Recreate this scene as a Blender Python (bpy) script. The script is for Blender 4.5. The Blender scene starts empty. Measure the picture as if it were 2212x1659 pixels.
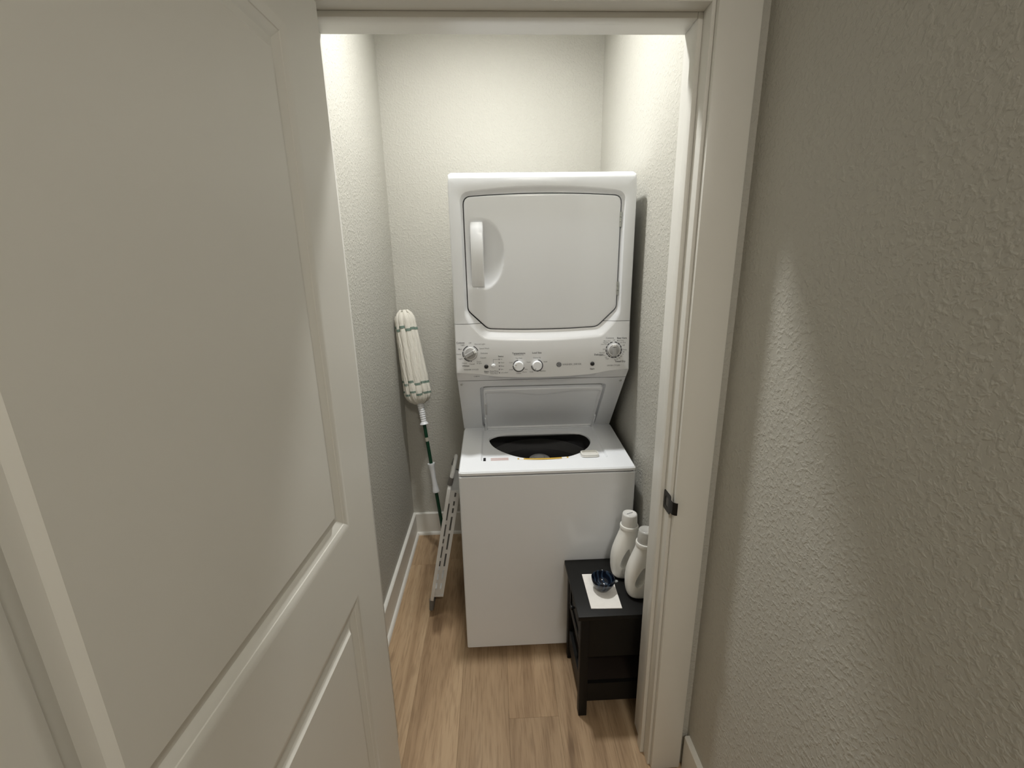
import bpy, bmesh, math, random
from mathutils import Vector, Matrix

# ------------------------------------------------------------------ camera, world, exposure
scn = bpy.context.scene
COL = scn.collection
random.seed(7)
cam_d = bpy.data.cameras.new('camera')
cam = bpy.data.objects.new('camera', cam_d)
COL.objects.link(cam)
FPX = 941.36
cam_d.sensor_fit = 'HORIZONTAL'
cam_d.sensor_width = 36.0
cam_d.lens = FPX / 2212 * 36.0
cam_d.clip_start = 0.02
_f = Vector((0.0363001, 0.96540953, -0.25819905))
_r = Vector((0.99898315, -0.04196812, -0.01647269))
_u = Vector((0.02673902, 0.25733854, 0.96595129))
M = Matrix((_r, _u, -_f)).transposed().to_4x4()
M.translation = Vector((0, 0, 1.6014))
cam.matrix_world = M
scn.camera = cam

w = bpy.data.worlds.new('world'); scn.world = w; w.use_nodes = True
w.node_tree.nodes['Background'].inputs[0].default_value = (0.9, 0.9, 1, 1)
w.node_tree.nodes['Background'].inputs[1].default_value = 0.0
vs = scn.view_settings
vs.view_transform = 'Standard'; vs.look = 'None'; vs.gamma = 1.0; vs.use_curve_mapping = False
vs.exposure = 0.0
CLOSET_LIGHT = 455.0      # emission strength of the closet ceiling disc
HALL_LIGHT = 64.0        # emission strength of the hall ceiling disc

# ------------------------------------------------------------------ main dimensions (metres)
XL, XR, YB = -0.532, 0.566, 2.43          # closet side walls and back wall
YF, YJR = 1.0536, 1.187                   # hall face of the door wall / closet face
YC = 1.0386                               # casing front
XS = 0.5915                               # hall right wall
RABR, RABL = 0.467, -0.380                # jamb rabbet faces
ZHEAD = 2.125
CEIL = 2.93
UX0, UX1 = -0.1535, 0.5255                # laundry unit
UC = 0.186

# ------------------------------------------------------------------ helpers
def tag(o, label=None, cat=None, group=None, kind=None):
    if label: o['label'] = label
    if cat: o['category'] = cat
    if group: o['group'] = group
    if kind: o['kind'] = kind
    return o

def empty(name, loc=(0, 0, 0), rot=(0, 0, 0)):
    o = bpy.data.objects.new(name, None); COL.objects.link(o)
    o.location = loc; o.rotation_euler = rot; o.empty_display_size = 0.05
    return o

def link_mesh(name, me, mat=None, parent=None):
    o = bpy.data.objects.new(name, me); COL.objects.link(o)
    if mat: me.materials.append(mat)
    if parent: o.parent = parent
    return o

def pyd(name, v, f, mat=None, parent=None, smooth=None):
    me = bpy.data.meshes.new(name); me.from_pydata([tuple(p) for p in v], [], f)
    bm = bmesh.new(); bm.from_mesh(me)
    bmesh.ops.remove_doubles(bm, verts=bm.verts, dist=1e-6)
    bmesh.ops.recalc_face_normals(bm, faces=bm.faces)
    bm.to_mesh(me); bm.free(); me.update()
    o = link_mesh(name, me, mat, parent)
    if smooth is not None: shade(o, smooth)
    return o

def shade(o, deg=35):
    me = o.data
    for p in me.polygons: p.use_smooth = True
    bm = bmesh.new(); bm.from_mesh(me); lim = math.radians(deg)
    for e in bm.edges:
        e.smooth = not (len(e.link_faces) == 2 and e.calc_face_angle(0) > lim)
    bm.to_mesh(me); bm.free()

def bm_box(bm, x0, x1, y0, y1, z0, z1):
    r = bmesh.ops.create_cube(bm, size=1)
    for v in r['verts']:
        v.co = Vector((x0 + (v.co.x + .5) * (x1 - x0), y0 + (v.co.y + .5) * (y1 - y0), z0 + (v.co.z + .5) * (z1 - z0)))
    return r['verts']

def box(name, b, mat, parent=None, bev=0.0, seg=2):
    bm = bmesh.new()
    bs = b if isinstance(b[0], (tuple, list)) else [b]
    for q in bs: bm_box(bm, *q)
    if bev: bmesh.ops.bevel(bm, geom=bm.edges[:], offset=bev, segments=seg, profile=.5, affect='EDGES', clamp_overlap=True)
    me = bpy.data.meshes.new(name); bm.to_mesh(me); bm.free()
    o = link_mesh(name, me, mat, parent)
    if bev: shade(o, 30)
    return o

def lathe(name, prof, mat, parent=None, n=48, loc=(0, 0, 0), smooth=40, sx=1, sy=1):
    v = []; f = []
    for r, z in prof:
        for i in range(n):
            a = 2 * math.pi * i / n
            v.append((loc[0] + r * sx * math.cos(a), loc[1] + r * sy * math.sin(a), loc[2] + z))
    m = len(prof)
    for j in range(m - 1):
        for i in range(n):
            f.append((j * n + i, j * n + (i + 1) % n, (j + 1) * n + (i + 1) % n, (j + 1) * n + i))
    return pyd(name, v, f, mat, parent, smooth)

def tube_geo(pts, rads, n=10, cap=True):
    pts = [Vector(p) for p in pts]; v = []; f = []
    if not isinstance(rads, (list, tuple)): rads = [rads] * len(pts)
    t0 = (pts[1] - pts[0]).normalized()
    up = Vector((0, 0, 1)) if abs(t0.z) < .9 else Vector((1, 0, 0))
    a = t0.cross(up).normalized()
    for i, p in enumerate(pts):
        t = (pts[min(i + 1, len(pts) - 1)] - pts[max(i - 1, 0)]).normalized()
        a = (a - t * a.dot(t)).normalized(); b = t.cross(a)
        for k in range(n):
            th = 2 * math.pi * k / n
            v.append(p + (a * math.cos(th) + b * math.sin(th)) * rads[i])
    for i in range(len(pts) - 1):
        for k in range(n):
            f.append((i * n + k, i * n + (k + 1) % n, (i + 1) * n + (k + 1) % n, (i + 1) * n + k))
    if cap:
        f.append(tuple(range(n))[::-1]); f.append(tuple((len(pts) - 1) * n + k for k in range(n)))
    return v, f

def tube(name, pts, rads, mat, parent=None, n=12, smooth=50):
    v, f = tube_geo(pts, rads, n); return pyd(name, v, f, mat, parent, smooth)

def merge(geos):
    V = []; Fc = []
    for v, f in geos:
        o = len(V); V += [tuple(p) for p in v]; Fc += [tuple(i + o for i in q) for q in f]
    return V, Fc

def round_poly(pts, seg=8):
    """pts: (x, y, r); closed polygon with rounded corners"""
    out = []; n = len(pts)
    for i in range(n):
        p = Vector(pts[i][:2]); r = pts[i][2]
        if r <= 0: out.append(p); continue
        a = (Vector(pts[i - 1][:2]) - p).normalized(); b = (Vector(pts[(i + 1) % n][:2]) - p).normalized()
        ang = math.acos(max(-1, min(1, a.dot(b)))); d = r / math.tan(ang / 2)
        p0 = p + a * d; p1 = p + b * d
        for k in range(seg + 1):
            t = k / seg
            out.append(p0 * (1 - t) ** 2 + p * 2 * t * (1 - t) + p1 * t * t)
    return out

def catmull(P, k=4):
    out = []; n = len(P)
    for i in range(n):
        a, b, c, d = (Vector(P[(i + q) % n]) for q in (-1, 0, 1, 2))
        for m in range(k):
            t = m / k
            out.append(.5 * (2 * b + (c - a) * t + (2 * a - 5 * b + 4 * c - d) * t * t + (3 * b - a - 3 * c + d) * t ** 3))
    return out

def rrect(x0, x1, y0, y1, r): return round_poly([(x0, y0, r), (x1, y0, r), (x1, y1, r), (x0, y1, r)])

def radial(poly, c, angs):
    out = []; n = len(poly); c = Vector(c)
    for a in angs:
        d = Vector((math.cos(a), math.sin(a))); best = None
        for i in range(n):
            p = poly[i] - c; q = poly[(i + 1) % n] - c; e = q - p
            den = d.x * e.y - d.y * e.x
            if abs(den) < 1e-12: continue
            t = (p.x * e.y - p.y * e.x) / den; s = (p.x * d.y - p.y * d.x) / den
            if t > 0 and -1e-6 <= s <= 1 + 1e-6 and (best is None or t < best): best = t
        out.append(c + d * best)
    return out

def angles(c, corners, n=200):
    A = [2 * math.pi * i / n for i in range(n)]
    for q in corners: A.append(math.atan2(q[1] - c[1], q[0] - c[0]) % (2 * math.pi))
    A = sorted(A); out = [A[0]]
    for a in A[1:]:
        if a - out[-1] > 1e-4: out.append(a)
    return out

def loft(loops, close_last=False, close_first=False):
    n = len(loops[0]); v = [p for l in loops for p in l]; f = []
    for j in range(len(loops) - 1):
        for i in range(n):
            f.append((j * n + i, j * n + (i + 1) % n, (j + 1) * n + (i + 1) % n, (j + 1) * n + i))
    if close_last: f.append(tuple((len(loops) - 1) * n + i for i in range(n)))
    if close_first: f.append(tuple(range(n)))
    return v, f

# ------------------------------------------------------------------ materials
def mat(name, col, rough=.5, spec=.5, metal=0.0, **kw):
    m = bpy.data.materials.new(name); m.use_nodes = True
    b = m.node_tree.nodes['Principled BSDF']
    b.inputs['Base Color'].default_value = (*col, 1)
    b.inputs['Roughness'].default_value = rough
    b.inputs['Specular IOR Level'].default_value = spec
    b.inputs['Metallic'].default_value = metal
    for k, val in kw.items(): b.inputs[k.replace('_', ' ')].default_value = val
    return m

def nodes(m): return m.node_tree.nodes, m.node_tree.links, m.node_tree.nodes['Principled BSDF']

def grain(m, var=0.03, scale=30):
    """faint colour mottling so that a flat paint is not perfectly even"""
    N, L, b = nodes(m)
    tc = N.new('ShaderNodeTexCoord'); nz = N.new('ShaderNodeTexNoise'); nz.inputs['Scale'].default_value = scale
    nz.inputs['Detail'].default_value = 3
    hs = N.new('ShaderNodeHueSaturation'); mr = N.new('ShaderNodeMapRange')
    mr.inputs['To Min'].default_value = 1 - var; mr.inputs['To Max'].default_value = 1 + var
    L.new(tc.outputs['Object'], nz.inputs['Vector']); L.new(nz.outputs['Fac'], mr.inputs['Value'])
    L.new(mr.outputs['Result'], hs.inputs['Value'])
    hs.inputs['Color'].default_value = b.inputs['Base Color'].default_value
    L.new(hs.outputs['Color'], b.inputs['Base Color'])
    return m

def wall_mat(name, col, strength=.33, scale=100):
    m = mat(name, col, .62, .25); N, L, b = nodes(m)
    tc = N.new('ShaderNodeTexCoord')
    n1 = N.new('ShaderNodeTexNoise'); n1.inputs['Scale'].default_value = scale; n1.inputs['Detail'].default_value = 2.5
    n1.inputs['Distortion'].default_value = .35
    rp = N.new('ShaderNodeValToRGB'); rp.color_ramp.elements[0].position = .47; rp.color_ramp.elements[1].position = .66
    n2 = N.new('ShaderNodeTexNoise'); n2.inputs['Scale'].default_value = scale * 4; n2.inputs['Detail'].default_value = 2
    ad = N.new('ShaderNodeMath'); ad.operation = 'MULTIPLY_ADD'; ad.inputs[1].default_value = .18
    bp = N.new('ShaderNodeBump'); bp.inputs['Strength'].default_value = strength; bp.inputs['Distance'].default_value = .0035
    L.new(tc.outputs['Object'], n1.inputs['Vector']); L.new(tc.outputs['Object'], n2.inputs['Vector'])
    L.new(n1.outputs['Fac'], rp.inputs['Fac']); L.new(n2.outputs['Fac'], ad.inputs[0]); L.new(rp.outputs['Color'], ad.inputs[2])
    L.new(ad.outputs['Value'], bp.inputs['Height']); L.new(bp.outputs['Normal'], b.inputs['Normal'])
    return m

WALL = wall_mat('textured wall paint', (.53, .516, .466))
CEILM = wall_mat('ceiling paint', (.70, .69, .65))
TRIM = grain(mat('semi gloss trim paint', (.79, .775, .725), .38, .45), .015, 8)
DOORM = grain(mat('semi gloss door paint', (.77, .755, .70), .42, .4), .015, 6)
WHITE = mat('white appliance enamel', (.86, .882, .918), .14, .5)
WHITEP = mat('white appliance plastic', (.845, .86, .885), .26, .5)
def peel(m, strength=.06, scale=420):
    N, L, b = nodes(m); tc = N.new('ShaderNodeTexCoord'); nz = N.new('ShaderNodeTexNoise'); nz.inputs['Scale'].default_value = scale
    bp = N.new('ShaderNodeBump'); bp.inputs['Strength'].default_value = strength; bp.inputs['Distance'].default_value = .001
    L.new(tc.outputs['Object'], nz.inputs['Vector']); L.new(nz.outputs['Fac'], bp.inputs['Height']); L.new(bp.outputs['Normal'], b.inputs['Normal'])
    return m
peel(WHITE)
LIDM = mat('grey white lid enamel', (.76, .78, .81), .22, .5)
DARKTUB = mat('dark grey tub plastic', (.075, .075, .08), .3, .5)
GREYP = mat('light grey plastic', (.52, .52, .53), .35)
BLACKP = mat('black plastic', (.012, .012, .013), .35)
GAPM = mat('dark gap shade', (.02, .022, .024), .6)
STEEL = mat('zinc hinge metal', (.55, .57, .55), .35, .5, 1.0)
INK = mat('dark grey print', (.05, .05, .06), .5)
INKL = mat('mid grey print', (.2, .2, .21), .5)
YELLOW = mat('yellow label print', (.60, .38, .06), .5)
REDP = mat('pale red label print', (.62, .40, .36), .5)
BLACKW = mat('black stained wood', (.007, .0068, .0065), .5, .25)
BOTTLE = mat('white bottle plastic', (.87, .86, .82), .32, .5)
CAPM = mat('translucent white cap', (.86, .85, .82), .3, .5, Transmission_Weight=.12)
CAPC = mat('clear measuring cap', (.88, .87, .84), .2, .5, Transmission_Weight=.5)
PAPER = grain(mat('white paper towel', (.87, .845, .81), .85, .1), .06, 60)
BASK = mat('white basket plastic', (.78, .78, .77), .38, .4)
RUBBER_SHADE = mat('grey rubber grip and basket shade', (.17, .165, .155), .6, .3)
GREENP = mat('dark green enamel pole', (.004, .045, .02), .28, .5)
STRIKE = mat('black strike plate', (.012, .012, .013), .38, .5, .4)
YARN = grain(mat('off white mop yarn', (.74, .71, .64), .9, .1), .12, 400)
GREENY = mat('green yarn stripe', (.19, .26, .22), .9, .1)
FRAMEL = mat('lamp trim white', (.8, .8, .78), .4)

def emis(name, col, s):
    m = bpy.data.materials.new(name); m.use_nodes = True
    N = m.node_tree.nodes; N.remove(N['Principled BSDF'])
    e = N.new('ShaderNodeEmission'); e.inputs[0].default_value = (*col, 1); e.inputs[1].default_value = s
    m.node_tree.links.new(e.outputs[0], N['Material Output'].inputs[0]); return m

def wood_floor():
    m = mat('oak look vinyl plank', (.4, .28, .17), .48, .35); N, L, b = nodes(m)
    tc = N.new('ShaderNodeTexCoord'); oi = N.new('ShaderNodeObjectInfo')
    off = N.new('ShaderNodeVectorMath'); off.operation = 'MULTIPLY_ADD'
    cmb = N.new('ShaderNodeCombineXYZ')
    for k in range(3): L.new(oi.outputs['Random'], cmb.inputs[k])
    off.inputs[1].default_value = (7.3, 13.1, 3.7)
    L.new(cmb.outputs[0], off.inputs[0]); L.new(tc.outputs['Object'], off.inputs[2])
    mp = N.new('ShaderNodeMapping'); mp.inputs['Scale'].default_value = (1, .10, 1)
    L.new(off.outputs[0], mp.inputs['Vector'])
    # broad cathedral bands
    n1 = N.new('ShaderNodeTexNoise'); n1.inputs['Scale'].default_value = 8; n1.inputs['Detail'].default_value = 5; n1.inputs['Distortion'].default_value = 1.6
    L.new(mp.outputs[0], n1.inputs['Vector'])
    r1 = N.new('ShaderNodeValToRGB'); e = r1.color_ramp.elements
    e[0].position = .30; e[0].color = (.285, .185, .105, 1); e[1].position = .72; e[1].color = (.52, .375, .235, 1)
    q = r1.color_ramp.elements.new(.5); q.color = (.42, .288, .172, 1)
    L.new(n1.outputs['Fac'], r1.inputs['Fac'])
    # fine streaks
    mp2 = N.new('ShaderNodeMapping'); mp2.inputs['Scale'].default_value = (1, .06, 1); L.new(off.outputs[0], mp2.inputs['Vector'])
    n2 = N.new('ShaderNodeTexNoise'); n2.inputs['Scale'].default_value = 190; n2.inputs['Detail'].default_value = 2
    L.new(mp2.outputs[0], n2.inputs['Vector'])
    r2 = N.new('ShaderNodeValToRGB'); r2.color_ramp.elements[0].position = .32; r2.color_ramp.elements[0].color = (.62, .58, .54, 1)
    r2.color_ramp.elements[1].position = .52; r2.color_ramp.elements[1].color = (1, 1, 1, 1)
    L.new(n2.outputs['Fac'], r2.inputs['Fac'])
    mx = N.new('ShaderNodeMix'); mx.data_type = 'RGBA'; mx.blend_type = 'MULTIPLY'; mx.inputs['Factor'].default_value = .55
    L.new(r1.outputs['Color'], mx.inputs['A']); L.new(r2.outputs['Color'], mx.inputs['B'])
    # occasional dark knots
    mp3 = N.new('ShaderNodeMapping'); mp3.inputs['Scale'].default_value = (1, .28, 1); L.new(off.outputs[0], mp3.inputs['Vector'])
    n3 = N.new('ShaderNodeTexNoise'); n3.inputs['Scale'].default_value = 16; n3.inputs['Detail'].default_value = 1
    L.new(mp3.outputs[0], n3.inputs['Vector'])
    r3 = N.new('ShaderNodeValToRGB'); r3.color_ramp.elements[0].position = .66; r3.color_ramp.elements[0].color = (1, 1, 1, 1)
    r3.color_ramp.elements[1].position = .78; r3.color_ramp.elements[1].color = (.45, .40, .36, 1)
    L.new(n3.outputs['Fac'], r3.inputs['Fac'])
    mx2 = N.new('ShaderNodeMix'); mx2.data_type = 'RGBA'; mx2.blend_type = 'MULTIPLY'; mx2.inputs['Factor'].default_value = .8
    L.new(mx.outputs['Result'], mx2.inputs['A']); L.new(r3.outputs['Color'], mx2.inputs['B'])
    hs = N.new('ShaderNodeHueSaturation'); mr = N.new('ShaderNodeMapRange')
    mr.inputs['To Min'].default_value = .9; mr.inputs['To Max'].default_value = 1.1
    L.new(oi.outputs['Random'], mr.inputs['Value']); L.new(mr.outputs['Result'], hs.inputs['Value'])
    L.new(mx2.outputs['Result'], hs.inputs['Color']); L.new(hs.outputs['Color'], b.inputs['Base Color'])
    bp = N.new('ShaderNodeBump'); bp.inputs['Strength'].default_value = .25; bp.inputs['Distance'].default_value = .001
    L.new(n2.outputs['Fac'], bp.inputs['Height']); L.new(bp.outputs['Normal'], b.inputs['Normal'])
    return m
PLANK = wood_floor()

def glass_blue():
    m = mat('dark blue art glass', (.01, .02, .06), .06, .6, Transmission_Weight=.25); N, L, b = nodes(m)
    tc = N.new('ShaderNodeTexCoord'); wv = N.new('ShaderNodeTexWave'); wv.inputs['Scale'].default_value = 16
    wv.inputs['Distortion'].default_value = 9; wv.inputs['Detail'].default_value = 2
    r = N.new('ShaderNodeValToRGB'); e = r.color_ramp.elements
    e[0].position = .55; e[0].color = (.006, .010, .022, 1); e[1].position = .98; e[1].color = (.04, .07, .12, 1)
    L.new(tc.outputs['Object'], wv.inputs['Vector']); L.new(wv.outputs['Fac'], r.inputs['Fac']); L.new(r.outputs['Color'], b.inputs['Base Color'])
    return m
BLUEG = glass_blue()

# ------------------------------------------------------------------ lamps the place has
def ceiling_light(x, y, r, strength, label, col=(1, 1, .975), depth=.047):
    t = empty('ceiling_light', (x, y, CEIL))
    tag(t, label, 'ceiling light')
    # short surface can: white rim and a baffle added to narrow the light, diffuser set up inside
    lathe('housing', [(r - .003, -.008), (r + .001, -depth), (r + .006, -depth - .003), (r + .012, -depth), (r + .016, -.004), (r + .016, 0), (r - .004, 0), (r - .003, -.008)], FRAMEL, t)
    lathe('diffuser', [(r - .003, -.009), (r * .7, -.011), (r * .35, -.012), (0.0005, -.012)], emis('lamp diffuser', col, strength), t, smooth=60)
    return t
ceiling_light(-.03, 1.625, .080, CLOSET_LIGHT, 'round white flush ceiling light above the stacked washer and dryer')
ceiling_light(.36, -1.1, .20, HALL_LIGHT, 'round white flush ceiling light in the hall outside the closet', (1, .95, .86), .03)

# ------------------------------------------------------------------ room shell
def struct(name, b, m, parent=None, **k): return tag(box(name, b, m, parent, **k), kind='structure')
HX0, HY0 = -.85, -2.1
floor = struct('floor', (HX0 - .1, XR + .12, HY0 - .1, YB + .1, -.06, -.006), mat('underlay board', (.12, .09, .06), .8))
PW, PL = .182, 1.22
pm = None
cols = [(-.167 + PW * k) for k in range(-5, 5)]
offs = [.37, .92, .15, .66, .62, .80, .33, 1.04, .72, .3]
for ci, x0 in enumerate(cols):
    y = HY0 - offs[ci]
    while y < YB + .08:
        y0, y1 = max(y, HY0 - .08), min(y + PL, YB + .08); xa, xb = max(x0, HX0 - .08), min(x0 + PW, XR + .1)
        y += PL
        if y1 - y0 < .02 or xb - xa < .01: continue
        full = (xb - xa > PW - 1e-4) and (y1 - y0 > PL - 1e-4)
        if full and pm: o = bpy.data.objects.new('plank', pm); COL.objects.link(o)
        else:
            hx, hy = (xb - xa) / 2 - .0002, (y1 - y0) / 2 - .0002
            o = box('plank', (-hx, hx, -hy, hy, -.006, 0), PLANK, None, .00035, 1)
            if full: pm = o.data
        o.location = ((xa + xb) / 2, (y0 + y1) / 2, 0); o.parent = floor

struct('ceiling', (HX0 - .1, XR + .12, HY0 - .1, YB + .1, CEIL, CEIL + .06), CEILM)
struct('wall_left', (XL - .1, XL, YJR, YB, 0, CEIL), WALL)
struct('wall_right', (XR, XR + .1, YJR, YB, 0, CEIL), WALL)
struct('wall_back', (XL - .1, XR + .1, YB, YB + .1, 0, CEIL), WALL)
struct('wall_front', [(HX0, RABL - .014, YF, YJR, 0, CEIL), (RABR + .014, XS, YF, YJR, 0, CEIL), (RABL - .014, RABR + .014, YF, YJR, ZHEAD + .014, CEIL)], WALL)
struct('wall_hall_right', (XS, XS + .1, HY0, YJR, 0, CEIL), WALL)
struct('wall_hall_left', (HX0 - .1, HX0, HY0, YF, 0, CEIL), WALL)
struct('wall_hall_back', (HX0 - .1, XS + .1, HY0 - .1, HY0, 0, CEIL), WALL)

def baseboard(name, p0, p1, nrm, h=.144, shoe=True):
    """board of thickness 16 mm standing on the floor from p0 to p1, nrm points into the room"""
    p0 = Vector((*p0, 0)); p1 = Vector((*p1, 0)); nv = Vector((*nrm, 0))
    prof = [(0, 0), (.016, 0), (.016, h - .004), (.012, h), (0, h)]
    v = [p0 + nv * a + Vector((0, 0, b)) for a, b in prof] + [p1 + nv * a + Vector((0, 0, b)) for a, b in prof]
    n = len(prof); f = [(i, (i + 1) % n, n + (i + 1) % n, n + i) for i in range(n)] + [tuple(range(n)), tuple(range(n, 2 * n))]
    o = tag(pyd(name, v, f, TRIM), kind='structure')
    if shoe:
        prof = [(.016, 0), (.030, 0)] + [(.016 + .014 * math.cos(a), .017 * math.sin(a)) for a in [math.pi / 8 * k for k in range(1, 4)]] + [(.016, .017)]
        v = [p0 + nv * a + Vector((0, 0, b)) for a, b in prof] + [p1 + nv * a + Vector((0, 0, b)) for a, b in prof]
        n = len(prof); f = [(i, (i + 1) % n, n + (i + 1) % n, n + i) for i in range(n)] + [tuple(range(n)), tuple(range(n, 2 * n))]
        pyd('shoe_molding', v, f, TRIM, o, 40)
    return o
baseboard('baseboard_left', (XL, YJR), (XL, YB), (1, 0))
baseboard('baseboard_right', (XR, YJR), (XR, YB), (-1, 0))
baseboard('baseboard_back', (XL + .016, YB), (XR - .016, YB), (0, -1))
baseboard('baseboard_hall_right', (XS, HY0), (XS, YC), (-1, 0), .137, False)
baseboard('baseboard_hall_left', (HX0, HY0), (HX0, YF), (1, 0), .137, False)
baseboard('baseboard_hall_back', (HX0 + .016, HY0), (XS - .016, HY0), (0, 1), .137, False)

# door frame: casing boards and jamb
cas = tag(empty('trim_1', (0.04, YF, 0)), kind='structure')
def under(o, p):
    o.parent = p; o.matrix_parent_inverse = Matrix.Translation(p.location).inverted(); return o
under(box('casing_board', (RABR + .008, .568, YC, YF, 0, ZHEAD + .102), TRIM, None, .0025), cas)
under(box('casing_board', (RABL - .101, RABL - .008, YC, YF, 0, ZHEAD + .102), TRIM, None, .0025), cas)
under(box('casing_board', (RABL - .0075, RABR + .0075, YC, YF, ZHEAD + .008, ZHEAD + .102), TRIM, None, .0025), cas)
jam = tag(empty('trim_2', (0.04, YF, 0)), kind='structure')
under(box('jamb', (RABR, RABR + .014, YF, YJR + .002, 0, ZHEAD + .014), TRIM, None, .001), jam)
under(box('jamb', (RABL - .014, RABL, YF, YJR + .002, 0, ZHEAD + .014), TRIM, None, .001), jam)
under(box('jamb_head', (RABL, RABR, YF, YJR + .002, ZHEAD, ZHEAD + .014), TRIM, None, .001), jam)
under(box('door_stop', (RABR - .012, RABR, 1.091, 1.121, 0, ZHEAD), TRIM, None, .002), jam)
under(box('door_stop', (RABL, RABL + .012, 1.091, 1.121, 0, ZHEAD), TRIM, None, .002), jam)
under(box('door_stop', (RABL + .012, RABR - .012, 1.091, 1.121, ZHEAD - .012, ZHEAD), TRIM, None, .002), jam)
# strike plate with its lip rolling over the edge of the jamb and a latch hole
def strike():
    c = (1.0675, .9655)
    out = rrect(1.045, 1.0895, .937, .994, .005)
    hol = rrect(1.058, 1.078, .951, .980, .004)
    A = angles(c, [], 64); po = radial(out, c, A); ph = radial(hol, c, A); t = .0018
    X = RABR
    v, f = loft([[(X - .0002, p.x, p.y) for p in po], [(X - t, p.x, p.y) for p in po], [(X - t, p.x, p.y) for p in ph], [(X + .0, p.x, p.y) for p in ph]])
    g = [(v, f)]
    # lip: curved tongue from the plate's hall edge
    V = []; Fc = []; path = [(1.046, X - t), (1.038, X - t), (1.031, X - t + .001), (1.026, X - t + .006), (1.0245, X - t + .011)]
    for y, x in path:
        for z in (.947, .984):
            V.append((x, y, z)); V.append((x + .0016, y, z))
    for i in range(len(path) - 1):
        a = i * 4; b = a + 4
        Fc += [(a, a + 2, b + 2, b), (a + 1, b + 1, b + 3, a + 3), (a, b, b + 1, a + 1), (a + 2, a + 3, b + 3, b + 2)]
    g.append((V, Fc))
    v, f = merge(g)
    o = pyd('strike_plate', v, f, STRIKE, None, 30); tag(o, 'black metal strike plate')
    under(o, jam)
    under(box('latch_hole', (X - .0004, X - .0001, 1.057, 1.079, .950, .981), mat('latch pocket', (.10, .095, .09), .5), None), jam)
strike()

# ------------------------------------------------------------------ open two panel door
def build_door():
    W_, H0, H1, TH = .842, .012, 2.115, .035
    ang = math.atan2(-1, -.0602)
    d = tag(empty('door_1', (-.3368, 1.0437, 0), (0, 0, ang)), kind='structure')
    s0, s1 = .145, .764                     # panel opening along the door width
    PZ = [(.26, .8455), (1.034, 2.012)]
    box('stile', (0, s0, -TH, 0, H0, H1), DOORM, d)
    box('stile', (s1, W_, -TH, 0, H0, H1), DOORM, d)
    for z0, z1 in ((H0, PZ[0][0]), (PZ[0][1], PZ[1][0]), (PZ[1][1], H1)):
        box('rail', (s0, s1, -TH, 0, z0, z1), DOORM, d)
    prof = [(0, 0), (.003, -.0004), (.010, -.0020), (.0160, -.0042), (.0172, -.0056), (.024, -.0080), (.031, -.0114), (.0335, -.0124), (.036, -.0122), (.049, -.0096), (.058, -.0025)]
    for z0, z1 in PZ:
        loops = []
        for dd, dep in prof:
            loops.append([(s0 + dd, dep, z0 + dd), (s1 - dd, dep, z0 + dd), (s1 - dd, dep, z1 - dd), (s0 + dd, dep, z1 - dd)])
        back = [(x, -TH, z) for x, y, z in [loops[0][0], loops[0][1], loops[0][2], loops[0][3]]]
        v, f = loft([back] + loops, close_last=True, close_first=True)
        o = pyd('panel', v, f, DOORM, d)
        shade(o, 12)
    # hinge leaves on the far edge
    for z in (.25, 1.07, 1.88):
        tube('hinge', [(-.004, -TH - .004, z - .045), (-.004, -TH - .004, z + .045)], .006, STRIKE, d, 10)
    return d
build_door()

# ------------------------------------------------------------------ stacked laundry unit
unit = tag(empty('laundry_center', (UC, 1.88, 0)), 'white stacked washer and dryer unit with the washer lid raised', 'washer dryer')
def U(o): return under(o, unit)
def sub(o, p):
    o.parent = p; o.matrix_parent_inverse = p.matrix_world.inverted() if False else (Matrix.Translation(unit.location).inverted() if False else Matrix.Identity(4))
    return o

def ypan(z): return 1.6708 - (1.3955 - z) * (.0155 / .1855) if z < 1.3955 else 1.6708

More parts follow.
